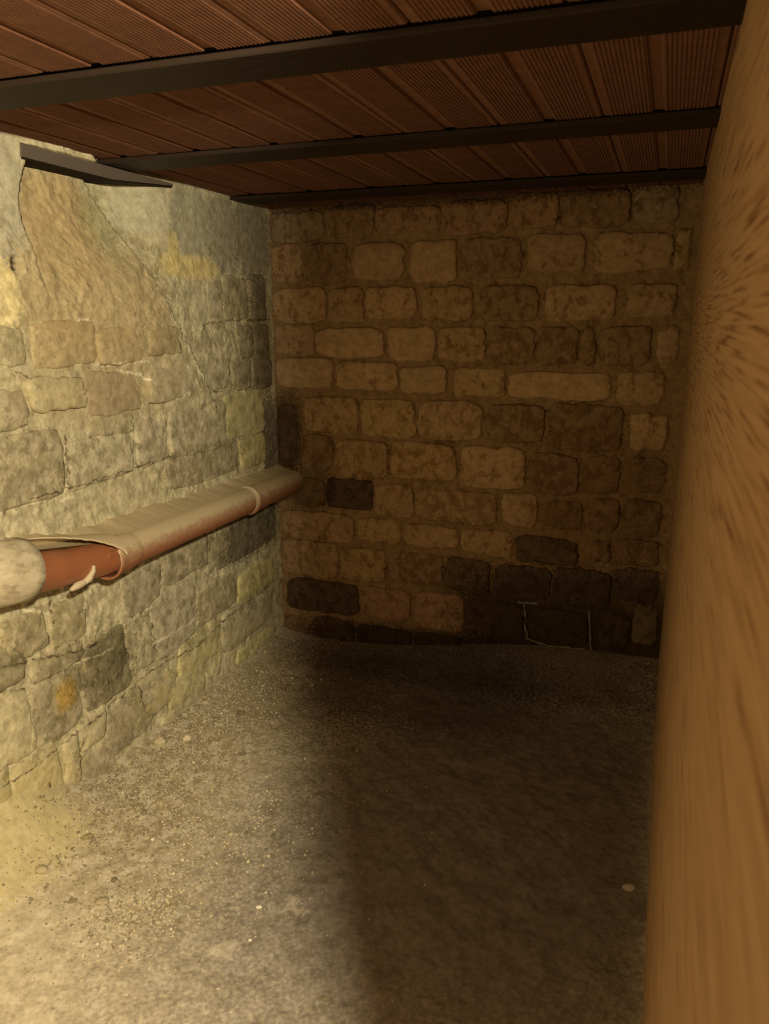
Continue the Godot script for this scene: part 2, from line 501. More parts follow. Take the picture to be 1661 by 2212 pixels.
func fill_bulb(called: String, label: String, at: Vector3, r: float, tint: Color, energy: float) -> void:
	var lamp := thing(called, label, "lamp", at)
	var glow := mat(Color(0.8, 0.7, 0.5), 0.3)
	glow.emission_enabled = true
	glow.emission = tint.linear_to_srgb()
	glow.emission_energy_multiplier = 1.0
	var ball := SphereMesh.new()
	ball.radius = r + 0.003
	ball.height = 2.0 * r + 0.006
	part("bulb", ball, glow, lamp)
	part("holder", tube(PackedVector3Array([Vector3(-0.50, 0, 0), Vector3(-0.08, 0, 0), Vector3(-r * 0.95, 0, 0), Vector3(-r * 0.9, 0, 0)]), PackedFloat32Array([0.012, 0.012, 0.022, 0.0]), 20), mat(Color(0.08, 0.07, 0.06), 0.5), lamp)
	var light := OmniLight3D.new()
	light.name = "fill_light"
	light.light_color = tint.linear_to_srgb()
	light.light_energy = energy
	light.light_size = r
	light.omni_range = 12.0
	light.omni_attenuation = 2.0
	light.shadow_enabled = true
	lamp.add_child(light, true)

func setup_noise() -> void:
	rng.seed = 7311
	var k := 11
	for n in [n_big, n_mid, n_fine, n_ridge]:
		n.seed = k
		k += 13
		n.noise_type = FastNoiseLite.TYPE_SIMPLEX_SMOOTH
		n.frequency = 1.0
		n.fractal_octaves = 3
	n_big.frequency = 0.3

func shell() -> void:
	var plaster := mat(Color(0.42, 0.36, 0.24))
	# solid walls behind the stone facings, and the parts of the cellar behind the camera
	var w := structure("wall_front")
	part("wall_body", box_mesh(Vector3(-2.05, -0.1, 1.7), Vector3(2.0, 2.3, 1.9)), plaster, w)
	w = structure("wall_passage")
	part("wall_body", box_mesh(Vector3(1.8, -0.1, -3.6), Vector3(2.0, 2.3, 1.7)), plaster, w)
	w = structure("wall_jamb")
	part("wall_body", box_mesh(Vector3(WOOD_X + 0.01, 0.0, 0.62), Vector3(WOOD_X + 0.13, CEIL_Y, 1.7)), plaster, w)

func wall_stones(list: Array, wall: Node3D, ud: Vector3, nd: Vector3, origin: Vector3, map: StainMap, m: Material, palette: Array, rag: float) -> void:
	var k := 0
	for s in list:
		k += 1
		var u: float = s[0] * 0.001
		var y: float = s[1] * 0.001
		var w: float = s[2] * 0.001
		var h: float = s[3] * 0.001
		var along := u * (ud.x + ud.z)        # distance along ud
		var proud := 0.007
		var square := 6.5
		var skew := 0.005
		if s.size() > 6:
			w = w * 1.03 + 0.006
			h = h * 1.05 + 0.006
			square = 9.0
			skew = 0.012
			proud = s[6] * 0.001 + left_bulge(u, y)
		else:
			proud += 0.005 * n_mid.get_noise_2d(k * 3.7, 1.0)
		var tone: Color = palette[s[4]]
		var shade := 1.0 + 0.16 * n_mid.get_noise_2d(k * 5.3, 9.0)
		tone = Color(tone.r * shade, tone.g * shade, tone.b * shade * (1.0 + 0.12 * n_mid.get_noise_2d(k * 2.9, 4.0)))
		var at := origin + ud * along + Vector3.UP * y
		var uv0 := Vector2(along, -y)
		var mesh := stone_mesh(w, h, proud, ud, nd, uv0, tone, k * 1.37, rag, square, skew)
		part("stone", to_map(mesh, map, ud), m, wall, at)

# wall metres (along ud, -height) to the picture of the stain map (u or x, height)
func to_map(m: ArrayMesh, map: StainMap, ud: Vector3) -> ArrayMesh:
	var arr := m.surface_get_arrays(0)
	var uv: PackedVector2Array = arr[Mesh.ARRAY_TEX_UV]
	var way := ud.x + ud.z
	for i in uv.size():
		uv[i] = Vector2((uv[i].x * way - map.lo.x) / map.span.x, (-uv[i].y - map.lo.y) / map.span.y)
	arr[Mesh.ARRAY_TEX_UV] = uv
	var r := ArrayMesh.new()
	r.add_surface_from_arrays(Mesh.PRIMITIVE_TRIANGLES, arr)
	return r

func grain_picture() -> NoiseTexture2D:
	return noise_picture(0.012, 77, 6, 1024, FastNoiseLite.TYPE_SIMPLEX_SMOOTH, 0.72, ramp_of([[0.0, Color(0.76, 0.74, 0.71)], [0.36, Color(0.89, 0.88, 0.86)], [0.55, Color(0.94, 0.94, 0.93)], [0.8, Color(1, 1, 1)]]))

func left_wall() -> void:
	var wall := structure("wall_left")
	part("wall_body", box_mesh(Vector3(LEFT_X - 0.30, -0.1, BACK_Z - 0.3), Vector3(LEFT_X - 0.10, 2.3, 1.7)), mat(Color(0.3, 0.26, 0.17)), wall)
	var map := StainMap.new(864, Vector2(-3.36, 0.0), Vector2(-1.2, 2.16), n_mid, n_fine)
	map.base(Color(0.44, 0.40, 0.26), Color(0.57, 0.52, 0.35), Color(0.68, 0.62, 0.42), 0.5, 0.25)
	for s in LEFT_STONES:                                    # weathering that spills over the stones' edges
		if s[5] > 1:
			map.patch(Vector2(s[0], s[1]) * 0.001, Vector2(s[2], s[3]) * 0.00056, Color(0.60, 0.60, 0.56), 0.8, 0.4, 0.12 * s[5], true)
			map.patch(Vector2(s[0] + 20, s[1] + 15) * 0.001, Vector2(s[2], s[3]) * 0.00056, Color(1.25, 1.24, 1.2), 0.6, 0.4, 0.07 * s[5], true)
	map.patch(Vector2(-1.66, 1.90), Vector2(0.20, 0.22), Color(0.50, 0.47, 0.35), 0.9, 0.10)      # smooth grey plaster
	map.patch(Vector2(-2.43, 1.97), Vector2(0.13, 0.09), Color(0.56, 0.53, 0.38), 0.9, 0.18)
	map.patch(Vector2(-2.69, 1.95), Vector2(0.13, 0.13), Color(0.42, 0.40, 0.30), 0.9, 0.18)
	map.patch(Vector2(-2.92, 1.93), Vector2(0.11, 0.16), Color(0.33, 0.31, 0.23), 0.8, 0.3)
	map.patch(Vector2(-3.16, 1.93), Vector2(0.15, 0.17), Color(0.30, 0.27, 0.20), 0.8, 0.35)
	map.patch(Vector2(-2.03, 1.86), Vector2(0.16, 0.17), Color(0.50, 0.38, 0.20), 0.85, 0.2)      # brown infill
	map.patch(Vector2(-2.12, 1.66), Vector2(0.36, 0.16), Color(0.50, 0.40, 0.22), 0.8, 0.45)
	map.patch(Vector2(-2.15, 1.42), Vector2(0.40, 0.17), Color(0.51, 0.435, 0.265), 0.7, 0.4, 0.0, false, 0.25)
	map.patch(Vector2(-2.20, 1.90), Vector2(0.08, 0.10), Color(0.40, 0.37, 0.19), 0.6, 0.5)
	map.patch(Vector2(-2.36, 1.80), Vector2(0.12, 0.08), Color(0.36, 0.31, 0.18), 0.7, 0.5, 0.5)
	map.patch(Vector2(-2.66, 1.785), Vector2(0.19, 0.042), Color(0.68, 0.58, 0.28), 0.95, 0.45)   # bare yellow stone
	map.patch(Vector2(-2.565, 1.845), Vector2(0.035, 0.055), Color(0.68, 0.58, 0.28), 0.9, 0.6)
	map.patch(Vector2(-1.74, 1.66), Vector2(0.06, 0.09), Color(0.76, 0.66, 0.36), 0.95, 0.35)
	map.patch(Vector2(-1.80, 1.74), Vector2(0.011, 0.018), Color(0.06, 0.04, 0.02), 1.0, 0.3)              # crevice
	map.patch(Vector2(-1.80, 0.40), Vector2(0.045, 0.05), Color(0.66, 0.46, 0.13), 0.9, 0.5, 0.0, false, 0.3)
	map.patch(Vector2(-1.45, 0.10), Vector2(0.38, 0.16), Color(0.62, 0.55, 0.30), 0.85, 0.5)
	map.patch(Vector2(-2.6, 0.16), Vector2(0.5, 0.08), Color(0.74, 0.66, 0.36), 0.6, 0.5, 0.6)
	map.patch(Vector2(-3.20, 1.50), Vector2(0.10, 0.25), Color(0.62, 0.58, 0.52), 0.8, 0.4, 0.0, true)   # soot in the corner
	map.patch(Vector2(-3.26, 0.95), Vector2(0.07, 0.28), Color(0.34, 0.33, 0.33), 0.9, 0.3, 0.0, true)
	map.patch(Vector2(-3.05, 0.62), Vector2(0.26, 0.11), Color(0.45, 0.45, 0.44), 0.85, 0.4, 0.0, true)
	map.patch(Vector2(-1.99, 0.44), Vector2(0.17, 0.10), Color(0.62, 0.61, 0.56), 0.8, 0.5, 0.0, true)
	for crack in CRACKS:
		map.line(crack, 0.0045, Color(0.12, 0.095, 0.05), 0.9)
	for smear in SMEARS:
		map.line(smear, 0.006, Color(0.84, 0.78, 0.56), 0.8)
	var relief := noise_picture(0.007, 5, 6, 2048, FastNoiseLite.TYPE_SIMPLEX_SMOOTH, 0.56)
	var m := masonry(map, relief, 0.65, grain_picture())
	# the pointing between and over the stones, as a sheet with its own lumps
	var nu := 350
	var nv := 345
	var v := PackedVector3Array()
	var uv := PackedVector2Array()
	for j in nv:
		var y := -0.04 + 2.17 * j / (nv - 1)
		for i in nu:
			var z := -1.16 - 2.22 * i / (nu - 1)
			var rough := 0.25 + 0.75 * smoothstep(-0.5, 0.3, n_big.get_noise_2d(z * 9.0, y * 9.0))
			rough *= 1.0 - 0.75 * smoothstep(1.80, 1.86, y) * maxf(smoothstep(-1.88, -1.85, z), 1.0 - smoothstep(-2.36, -2.30, z))
			var out := left_bulge(z, y) + 0.0085 * rough * n_mid.get_noise_2d(z * 11.0, y * 11.0) + 0.0030 * rough * n_fine.get_noise_2d(z * 50.0, y * 50.0)
			var crumb := n_ridge.get_noise_2d(z * 34.0, y * 30.0)
			out += 0.006 * rough * maxf(0.0, 0.5 - absf(crumb) * 4.0)
			# the pointing is thin along the middle of each course of stones
			v.append(Vector3(LEFT_X + out, y, z))
			uv.append(Vector2(-z, -y))
	part("mortar", to_map(sheet(v, nu, nv, uv), map, Vector3(0, 0, -1)), m, wall)
	wall_stones(LEFT_STONES, wall, Vector3(0, 0, -1), Vector3.RIGHT, Vector3(LEFT_X, 0, 0), map, m, left_tones_over(map), 1.0)
	# the wall goes on behind the camera: plainer courses
	part("plain_facing", box_mesh(Vector3(LEFT_X - 0.12, -0.05, -1.17), Vector3(LEFT_X - 0.004, 2.14, 1.72)), mat(Color(0.44, 0.40, 0.26)), wall)
	var plain := mat(Color(0.45, 0.40, 0.25))
	for c in 11:
		var z := -1.02 + 0.12 * (c % 2)
		while z < 1.5:
			var w := rng.randf_range(0.18, 0.32)
			part("stone", stone_mesh(w, 0.165, 0.008, Vector3(0, 0, -1), Vector3.RIGHT, Vector2.ZERO, Color.WHITE, z * 10.0 + c), plain, wall, Vector3(LEFT_X, 0.13 + 0.182 * c, z + w * 0.5))
			z += w + 0.014

# vertex colours multiply the map, whose middle tone is bright; so tones are given relative to it
func left_tones_over(_map: StainMap) -> Array:
	var out := []
	for t in left_tones:
		out.append(Color(t.r / 0.475, t.g / 0.432, t.b / 0.272))
	return out

func back_wall() -> void:
	var wall := structure("wall_back")
	part("wall_body", box_mesh(Vector3(-2.05, -0.1, BACK_Z - 0.30), Vector3(2.0, 2.3, BACK_Z - 0.06)), mat(Color(0.3, 0.24, 0.15)), wall)
	var map := StainMap.new(640, Vector2(-1.80, 0.0), Vector2(0.34, 2.14), n_mid, n_fine)
	map.base(Color(0.76, 0.73, 0.69), Color(0.86, 0.84, 0.81), Color(0.93, 0.92, 0.90), 0.4, 0.35)
	for s in BACK_STONES:
		if s[5] > 0:
			map.patch(Vector2(s[0], s[1]) * 0.001, Vector2(s[2], s[3]) * 0.00054, Color(0.64, 0.57, 0.49), 0.9, 0.35, 0.085 * s[5], true)
		if s[5] > 3:
			map.patch(Vector2(s[0] - 15, s[1] + 12) * 0.001, Vector2(s[2], s[3]) * 0.0005, Color(1.18, 1.18, 1.17), 0.6, 0.4, 0.04 * s[5], true)
	map.patch(Vector2(-1.71, 1.05), Vector2(0.085, 0.20), Color(0.34, 0.34, 0.35), 0.9, 0.35, 0.0, true, 0.25)          # soot by the pipe
	map.patch(Vector2(-1.60, 0.79), Vector2(0.14, 0.10), Color(0.55, 0.56, 0.55), 0.8, 0.4, 0.0, true)
	map.patch(Vector2(-0.26, 0.84), Vector2(0.30, 0.30), Color(0.80, 0.74, 0.70), 0.9, 0.4, 0.0, true, 0.3)
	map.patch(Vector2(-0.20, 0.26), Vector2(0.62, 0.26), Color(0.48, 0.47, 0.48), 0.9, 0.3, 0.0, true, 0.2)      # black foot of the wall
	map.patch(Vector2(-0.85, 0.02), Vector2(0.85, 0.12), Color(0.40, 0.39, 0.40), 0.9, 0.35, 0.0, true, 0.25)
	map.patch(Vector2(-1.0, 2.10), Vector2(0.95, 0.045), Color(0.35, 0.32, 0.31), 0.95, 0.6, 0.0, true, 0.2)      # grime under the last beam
	var relief := noise_picture(0.014, 9, 6, 2048, FastNoiseLite.TYPE_SIMPLEX_SMOOTH, 0.6)
	var m := masonry(map, relief, 0.30, grain_picture())
	var nu := 260
	var nv := 270
	var v := PackedVector3Array()
	var uv := PackedVector2Array()
	var col := PackedColorArray()
	for j in nv:
		var y := -0.04 + 2.18 * j / (nv - 1)
		for i in nu:
			var x := -1.80 + 2.12 * i / (nu - 1)
			var out := -0.004 + 0.007 * n_mid.get_noise_2d(x * 19.0, y * 19.0) + 0.004 * n_fine.get_noise_2d(x * 55.0, y * 55.0)
			v.append(Vector3(x, y, BACK_Z + out))
			uv.append(Vector2(x, -y))
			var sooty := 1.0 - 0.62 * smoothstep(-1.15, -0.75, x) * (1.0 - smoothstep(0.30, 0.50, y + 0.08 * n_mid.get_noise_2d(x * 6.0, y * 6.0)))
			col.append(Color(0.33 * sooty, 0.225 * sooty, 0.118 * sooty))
	part("mortar", to_map(sheet(v, nu, nv, uv, col), map, Vector3.RIGHT), m, wall)
	wall_stones(BACK_STONES, wall, Vector3.RIGHT, Vector3(0, 0, 1), Vector3(0, 0, BACK_Z), map, m, tones, 1.0)
	# pale lime left in the joints of the black bottom course
	var lime := mat(Color(0.15, 0.128, 0.094))
	for line in [[-0.525, 0.33, -0.505, 0.165], [-0.505, 0.165, -0.40, 0.140], [-0.40, 0.140, -0.245, 0.150], [-0.235, 0.335, -0.215, 0.14], [-0.215, 0.14, -0.13, 0.125], [-0.55, 0.335, -0.46, 0.34]]:
		var a := Vector3(line[0], line[1], BACK_Z + 0.004)
		var b := Vector3(line[2], line[3], BACK_Z + 0.004)
		var path := PackedVector3Array()
		var rad := PackedFloat32Array()
		for q in 9:
			path.append(a.lerp(b, q / 8.0) + Vector3(0.006 * n_mid.get_noise_2d(q * 2.0, a.x * 30.0), 0.006 * n_mid.get_noise_2d(q * 2.0, a.y * 30.0), 0.0))
			rad.append(0.005 + 0.006 * n_mid.get_noise_2d(q * 3.0, a.x * 70.0))
		part("lime_line", tube(path, rad, 8), lime, wall)

func floor_and_rubble() -> void:
	var fl := structure("floor")
	part("floor_slab", box_mesh(Vector3(-2.05, -0.25, BACK_Z - 0.3), Vector3(2.0, -0.012, 1.9)), mat(Color(0.42, 0.37, 0.25)), fl)
	var map := StainMap.new(640, Vector2(-1.86, -3.36), Vector2(0.5, -1.0), n_mid, n_fine)
	map.base(Color(0.53, 0.475, 0.34), Color(0.63, 0.57, 0.42), Color(0.69, 0.63, 0.475), 0.35)
	map.patch(Vector2(-0.45, -2.2), Vector2(0.75, 1.2), Color(0.26, 0.245, 0.29), 0.9, 0.3, 0.0, true, 0.5)     # lamp shadow deepened in the floor colour, plus darker far soil
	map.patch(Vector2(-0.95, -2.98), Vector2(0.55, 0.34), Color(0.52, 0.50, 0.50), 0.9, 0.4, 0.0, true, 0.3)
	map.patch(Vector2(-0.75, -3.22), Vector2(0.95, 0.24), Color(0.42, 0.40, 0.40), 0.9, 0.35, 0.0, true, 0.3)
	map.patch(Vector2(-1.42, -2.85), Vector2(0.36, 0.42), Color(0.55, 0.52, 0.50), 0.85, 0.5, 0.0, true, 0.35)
	map.patch(Vector2(-1.62, -2.60), Vector2(0.20, 0.42), Color(0.42, 0.35, 0.22), 0.8, 0.5, 0.75)              # gravelly dirt along the wall
	map.patch(Vector2(-1.58, -2.05), Vector2(0.28, 0.42), Color(0.40, 0.33, 0.20), 0.75, 0.5, 0.75)
	map.patch(Vector2(-1.35, -1.65), Vector2(0.22, 0.24), Color(0.40, 0.34, 0.21), 0.6, 0.6, 0.5)
	map.patch(Vector2(-1.72, -1.48), Vector2(0.14, 0.24), Color(0.60, 0.53, 0.29), 0.9, 0.5, 0.0, false, 0.25)  # yellow sand of crumbled stone
	map.patch(Vector2(-0.84, -1.62), Vector2(0.05, 0.04), Color(0.70, 0.64, 0.50), 0.35, 0.8, 0.5)
	map.patch(Vector2(-0.95, -1.42), Vector2(0.05, 0.03), Color(0.70, 0.64, 0.50), 0.35, 0.8, 0.5)
	var relief := noise_picture(0.02, 21, 6, 1536, FastNoiseLite.TYPE_SIMPLEX_SMOOTH, 0.62)
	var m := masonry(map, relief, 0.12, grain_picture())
	var nu := 270
	var nv := 330
	var v := PackedVector3Array()
	var uv := PackedVector2Array()
	for j in nv:
		var z := -1.0 - 2.35 * j / (nv - 1)
		for i in nu:
			var x := -1.83 + 1.93 * i / (nu - 1)
			v.append(Vector3(x, ground(x, z), z))
			uv.append(Vector2((x - map.lo.x) / map.span.x, (z - map.lo.y) / map.span.y))
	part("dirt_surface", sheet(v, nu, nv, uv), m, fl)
	v.clear()
	uv.clear()
	for j in 60:
		var z := 1.72 - 2.72 * j / 59.0
		for i in 40:
			var x := -1.83 + 1.93 * i / 39.0
			v.append(Vector3(x, ground(x, maxf(z, -1.0)) * smoothstep(0.6, -1.0, z), z))
			uv.append(Vector2((x - map.lo.x) / map.span.x, (-2.0 - z - map.lo.y) / map.span.y))
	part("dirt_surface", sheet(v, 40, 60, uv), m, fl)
	# loose grit: far too many grains to count
	var grain := grit_mesh(3)
	var gm := mat(Color(1, 1, 1))
	gm.vertex_color_use_as_albedo = true
	var zones := [[-1.60, -2.15, 0.15, 0.50, 6500, 0.0024], [-1.64, -2.65, 0.11, 0.28, 2500, 0.0023], [-1.24, -1.44, 0.10, 0.10, 1300, 0.0024], [-1.36, -1.80, 0.20, 0.24, 2600, 0.0023], [-1.15, -1.95, 0.26, 0.42, 900, 0.0019], [-1.0, -1.6, 0.36, 0.45, 250, 0.0018]]
	var total := 0
	for q in zones:
		total += int(q[4])
	var mm := MultiMesh.new()
	mm.transform_format = MultiMesh.TRANSFORM_3D
	mm.use_colors = true
	mm.mesh = grain
	mm.instance_count = total
	var k := 0
	for q in zones:
		for i in int(q[4]):
			var x: float = q[0] + rng.randfn() * q[2] * 0.75
			var z: float = q[1] + rng.randfn() * q[3] * 0.75
			if x < LEFT_X + 0.02:
				x = LEFT_X + 0.02 + (LEFT_X + 0.02 - x) * 0.5
			z = maxf(z, BACK_Z + 0.03)
			var s: float = q[5] * exp(rng.randfn() * 0.45)
			var t := Transform3D(Basis.from_euler(Vector3(rng.randf() * TAU, rng.randf() * TAU, rng.randf() * TAU)).scaled(Vector3(s, s * 0.8, s)), Vector3(x, ground(x, z) + s * 0.25, z))
			mm.set_instance_transform(k, t)
			var tone := rng.randf()
			var c := Color(0.42, 0.37, 0.25)
			if tone < 0.48:
				c = Color(0.22, 0.185, 0.11)
			elif tone > 0.93:
				c = Color(0.56, 0.50, 0.36)
			elif tone > 0.80:
				c = Color(0.50, 0.43, 0.25)
			mm.set_instance_color(k, c)
			k += 1
	var grit := MultiMeshInstance3D.new()
	grit.name = "grit"
	grit.multimesh = mm
	grit.material_override = gm
	grit.set_meta("kind", "stuff")
	grit.set_meta("label", "loose grit and crumbled stone scattered along the foot of the left wall")
	grit.set_meta("category", "grit")
	add_child(grit, true)

func grit_mesh(seed_value: int) -> ArrayMesh:
	# an angular chip: a squashed, dented ball with flat facets
	var ball := SphereMesh.new()
	ball.radius = 1.0
	ball.height = 2.0
	ball.radial_segments = 5
	ball.rings = 2
	var arr := ball.get_mesh_arrays()
	var v: PackedVector3Array = arr[Mesh.ARRAY_VERTEX]
	var idx: PackedInt32Array = arr[Mesh.ARRAY_INDEX]
	var w := PackedVector3Array()
	var uv := PackedVector2Array()
	var flat := PackedInt32Array()
	for i in idx.size():
		var p := v[idx[i]]
		w.append(p * Vector3(1.15, 0.75, 0.9) * (1.0 + 0.6 * n_mid.get_noise_3d(p.x * 1.3 + seed_value * 7.0, p.y * 1.3, p.z * 1.3)))
		uv.append(Vector2.ZERO)
		flat.append(i)
	return smooth_mesh(w, flat, uv)

func ceiling_blocks() -> void:
	var ceil := structure("ceiling")
	part("ceiling_slab", box_mesh(Vector3(-2.05, CEIL_Y + 0.065, BACK_Z - 0.3), Vector3(2.0, CEIL_Y + 0.3, 1.9)), mat(Color(0.35, 0.22, 0.13)), ceil)
	# underside of one hollow block: ribbed bands between smooth grooves
	var prof := PackedVector2Array()
	var w := 0.262
	prof.append(Vector2(0, 0.05))
	prof.append(Vector2(0, 0.005))
	prof.append(Vector2(0.004, 0.001))
	for band in 2:
		var x0 := 0.020 + band * 0.128
		prof.append(Vector2(x0 - 0.006, 0.0012 if band == 0 else 0.005))
		for i in 11:
			prof.append(Vector2(x0 + i * 0.0088, 0.0))
			prof.append(Vector2(x0 + i * 0.0088 + 0.0040, 0.0))
			prof.append(Vector2(x0 + i * 0.0088 + 0.0055, 0.0022))
			prof.append(Vector2(x0 + i * 0.0088 + 0.0073, 0.0022))
		prof.append(Vector2(x0 + 0.0968, 0.0))
		prof.append(Vector2(x0 + 0.0990, 0.0055 if band == 0 else 0.001))
	prof.append(Vector2(w - 0.004, 0.001))
	prof.append(Vector2(w, 0.005))
	prof.append(Vector2(w, 0.05))
	var ramp := ramp_of([[0.0, Color(0.80, 0.76, 0.73)], [0.4, Color(0.90, 0.88, 0.86)], [0.6, Color(0.95, 0.94, 0.93)], [1.0, Color(1, 1, 1)]])
	var cloud := noise_picture(0.008, 33, 5, 1024, FastNoiseLite.TYPE_SIMPLEX_SMOOTH, 0.65, ramp)
	var clays := []
	for c in [Color(0.225, 0.100, 0.048), Color(0.205, 0.088, 0.044), Color(0.218, 0.098, 0.050), Color(0.19, 0.080, 0.041)]:
		var m := mat(c, 0.85)
		m.albedo_texture = cloud
		m.uv1_triplanar = true
		m.uv1_world_triplanar = true
		m.uv1_scale = Vector3(2.2, 2.2, 2.2)
		clays.append(m)
	var k := 0
	for row in [[-3.32, -3.147], [-2.978, -2.338], [-2.178, -1.582], [-1.418, -0.70], [-0.69, 0.02], [0.03, 0.85], [0.86, 1.69]]:
		for i in 14:
			var x := -1.79 + 0.2645 * i
			if i == 0:
				x = -1.79
			k += 1
			var drop := 0.0012 * n_mid.get_noise_2d(k * 4.1, 2.0)
			var length: float = row[1] - row[0]
			var mesh := extrude(prof, Vector3.ZERO, Vector3.RIGHT, Vector3.UP, Vector3(0, 0, length))
			part("hollow_block", mesh, clays[(k * 7 + i) % 4], ceil, Vector3(x + 0.0, CEIL_Y + drop, row[0]))

func partition() -> void:
	var wall := structure("wall_right")
	var ramp := ramp_of([[0.0, Color(0.47, 0.345, 0.22)], [0.25, Color(0.66, 0.52, 0.37)], [0.33, Color(0.80, 0.67, 0.50)], [0.40, Color(0.86, 0.75, 0.58)], [0.62, Color(0.90, 0.79, 0.62)], [1.0, Color(0.94, 0.85, 0.68)]])
	var streak := noise_picture(0.02, 61, 5, 1024, FastNoiseLite.TYPE_SIMPLEX_SMOOTH, 0.6, ramp)
	var bump := noise_picture(0.02, 61, 5, 1024, FastNoiseLite.TYPE_SIMPLEX_SMOOTH, 0.6)
	var woods := []
	for c in [Color(0.475, 0.405, 0.35), Color(0.49, 0.415, 0.355), Color(0.465, 0.395, 0.34)]:
		var m := mat(c, 0.7)
		m.albedo_texture = streak
		m.heightmap_enabled = true
		m.heightmap_texture = bump
		m.heightmap_scale = 0.05
		m.uv1_scale = Vector3(0.13, 5.0, 1)
		m.metallic_specular = 0.3
		woods.append(m)
	var y := 0.03
	var k := 0
	var heights := [0.20, 0.17, 0.19, 0.21, 0.18, 0.20, 0.19, 0.16, 0.20, 0.19, 0.18]
	while y < CEIL_Y - 0.02:
		var h: float = minf(heights[k % 11], CEIL_Y - 0.003 - y)
		var board := extrude(bevelled(0.024, h - 0.0003, 0.0003), Vector3.ZERO, Vector3.RIGHT, Vector3.UP, Vector3(0, 0, 3.0), Vector2(k * 0.37, k * 0.531))
		part("board", board, woods[0], wall, Vector3(WOOD_X, y, -3.30))
		y += h
		k += 1
	for z in [-3.26, -1.95, -0.64]:
		part("batten", extrude(bevelled(0.05, CEIL_Y - 0.04, 0.003), Vector3.ZERO, Vector3.RIGHT, Vector3.UP, Vector3(0, 0, 0.06)), woods[1], wall, Vector3(WOOD_X + 0.0255, 0.02, z))

func beams() -> void:
	var steel := mat(Color(0.026, 0.017, 0.012), 0.52)
	steel.metallic = 0.0
	steel.metallic_specular = 0.2
	var bump := noise_picture(0.03, 91, 4, 512)
	steel.heightmap_enabled = true
	steel.heightmap_texture = bump
	steel.heightmap_scale = 0.12
	steel.uv1_scale = Vector3(2, 2, 1)
	var labels := ["dark painted steel ceiling beam nearest the camera, the widest in view", "dark painted steel ceiling beam resting on the short steel lintel at its left end", "dark painted steel ceiling beam along the top of the back wall"]
	var where := [[-1.575, -1.425], [-2.332, -2.176], [-3.140, -2.985]]
	for k in 3:
		var z0: float = where[k][0]
		var w: float = where[k][1] - z0
		var beam := thing("steel_beam", labels[k], "beam", Vector3(LEFT_X - 0.06, BEAM_Y, (z0 + where[k][1]) * 0.5), "steel beams that carry the ceiling blocks")
		var h := w * 0.5
		var lower := PackedVector2Array([Vector2(-h + 0.003, 0), Vector2(h - 0.003, 0), Vector2(h, 0.003), Vector2(h, 0.011), Vector2(h - 0.004, 0.0135), Vector2(-h + 0.004, 0.0135), Vector2(-h, 0.011), Vector2(-h, 0.003)])
		# outline given in (-z, y) so that it runs along +x
		part("bottom_flange", extrude(lower, Vector3.ZERO, Vector3(0, 0, -1), Vector3.UP, Vector3(3.6, 0, 0)), steel, beam)
		part("web", extrude(PackedVector2Array([Vector2(-0.004, 0.0135), Vector2(0.004, 0.0135), Vector2(0.004, 0.075), Vector2(-0.004, 0.075)]), Vector3.ZERO, Vector3(0, 0, -1), Vector3.UP, Vector3(3.6, 0, 0)), steel, beam)

func lintel() -> void:
	var lit_paint := mat(Color(0.11, 0.088, 0.07), 0.55)
	var steel := mat(Color(0.018, 0.012, 0.008), 0.7)  # same bar as the face, its underside shade put into a darker colour
	steel.metallic_specular = 0.15
	var bar := thing("steel_lintel", "short dark steel lintel set in the left wall just under the ceiling", "lintel", Vector3(LEFT_X, 2.031, -2.555))
	# an angle bar: upright leg towards the room, flat sole going back into the hollow; its far end runs into the plaster
	var face := PackedVector2Array([Vector2(0.715, 0.0), Vector2(0.715, 0.037), Vector2(0.0, 0.037), Vector2(0.0, 0.030), Vector2(0.33, 0.0)])
	part("face", extrude(face, Vector3.ZERO, Vector3(0, 0, 1), Vector3.UP, Vector3(0.021, 0, 0)), lit_paint, bar)
	var sole := PackedVector2Array([Vector2(0.712, -0.005), Vector2(0.712, 0.001), Vector2(0.33, 0.001), Vector2(0.0, 0.031), Vector2(0.0, 0.025), Vector2(0.33, -0.005)])
	part("sole", extrude(sole, Vector3(-0.13, 0, 0), Vector3(0, 0, 1), Vector3.UP, Vector3(0.147, 0, 0)), steel, bar)

func pipe_material() -> StandardMaterial3D:
	# orange plastic, thick with dust on top; u goes round the pipe (0.25 = top), v along it
	var im := Image.create(512, 1024, false, Image.FORMAT_RGB8)
	var dust := Color(0.50, 0.41, 0.25)
	var thin := Color(0.38, 0.24, 0.14)
	var orange := Color(0.30, 0.125, 0.06)
	for j in 1024:
		for i in 512:
			var f := TAU * i / 512.0
			var z := j / 1024.0 * 1.5
			var up := sin(f) + 0.22 * n_mid.get_noise_2d(z * 22.0, f * 1.5) + 0.10 * n_fine.get_noise_2d(z * 90.0, f * 7.0)
			var c := orange.lerp(thin, smoothstep(-0.45, 0.28, up)).lerp(dust, smoothstep(0.14, 0.58, up))
			var v := 1.0 + 0.14 * n_fine.get_noise_2d(z * 150.0, f * 9.0)
			c = Color(c.r * v, c.g * v, c.b * v)
			im.set_pixel(i, j, c.linear_to_srgb())
	var m := StandardMaterial3D.new()
	m.albedo_texture = ImageTexture.create_from_image(im)
	m.roughness = 0.62
	m.metallic_specular = 0.4
	m.uv1_scale = Vector3(1, 1.0 / 1.5, 1)
	return m

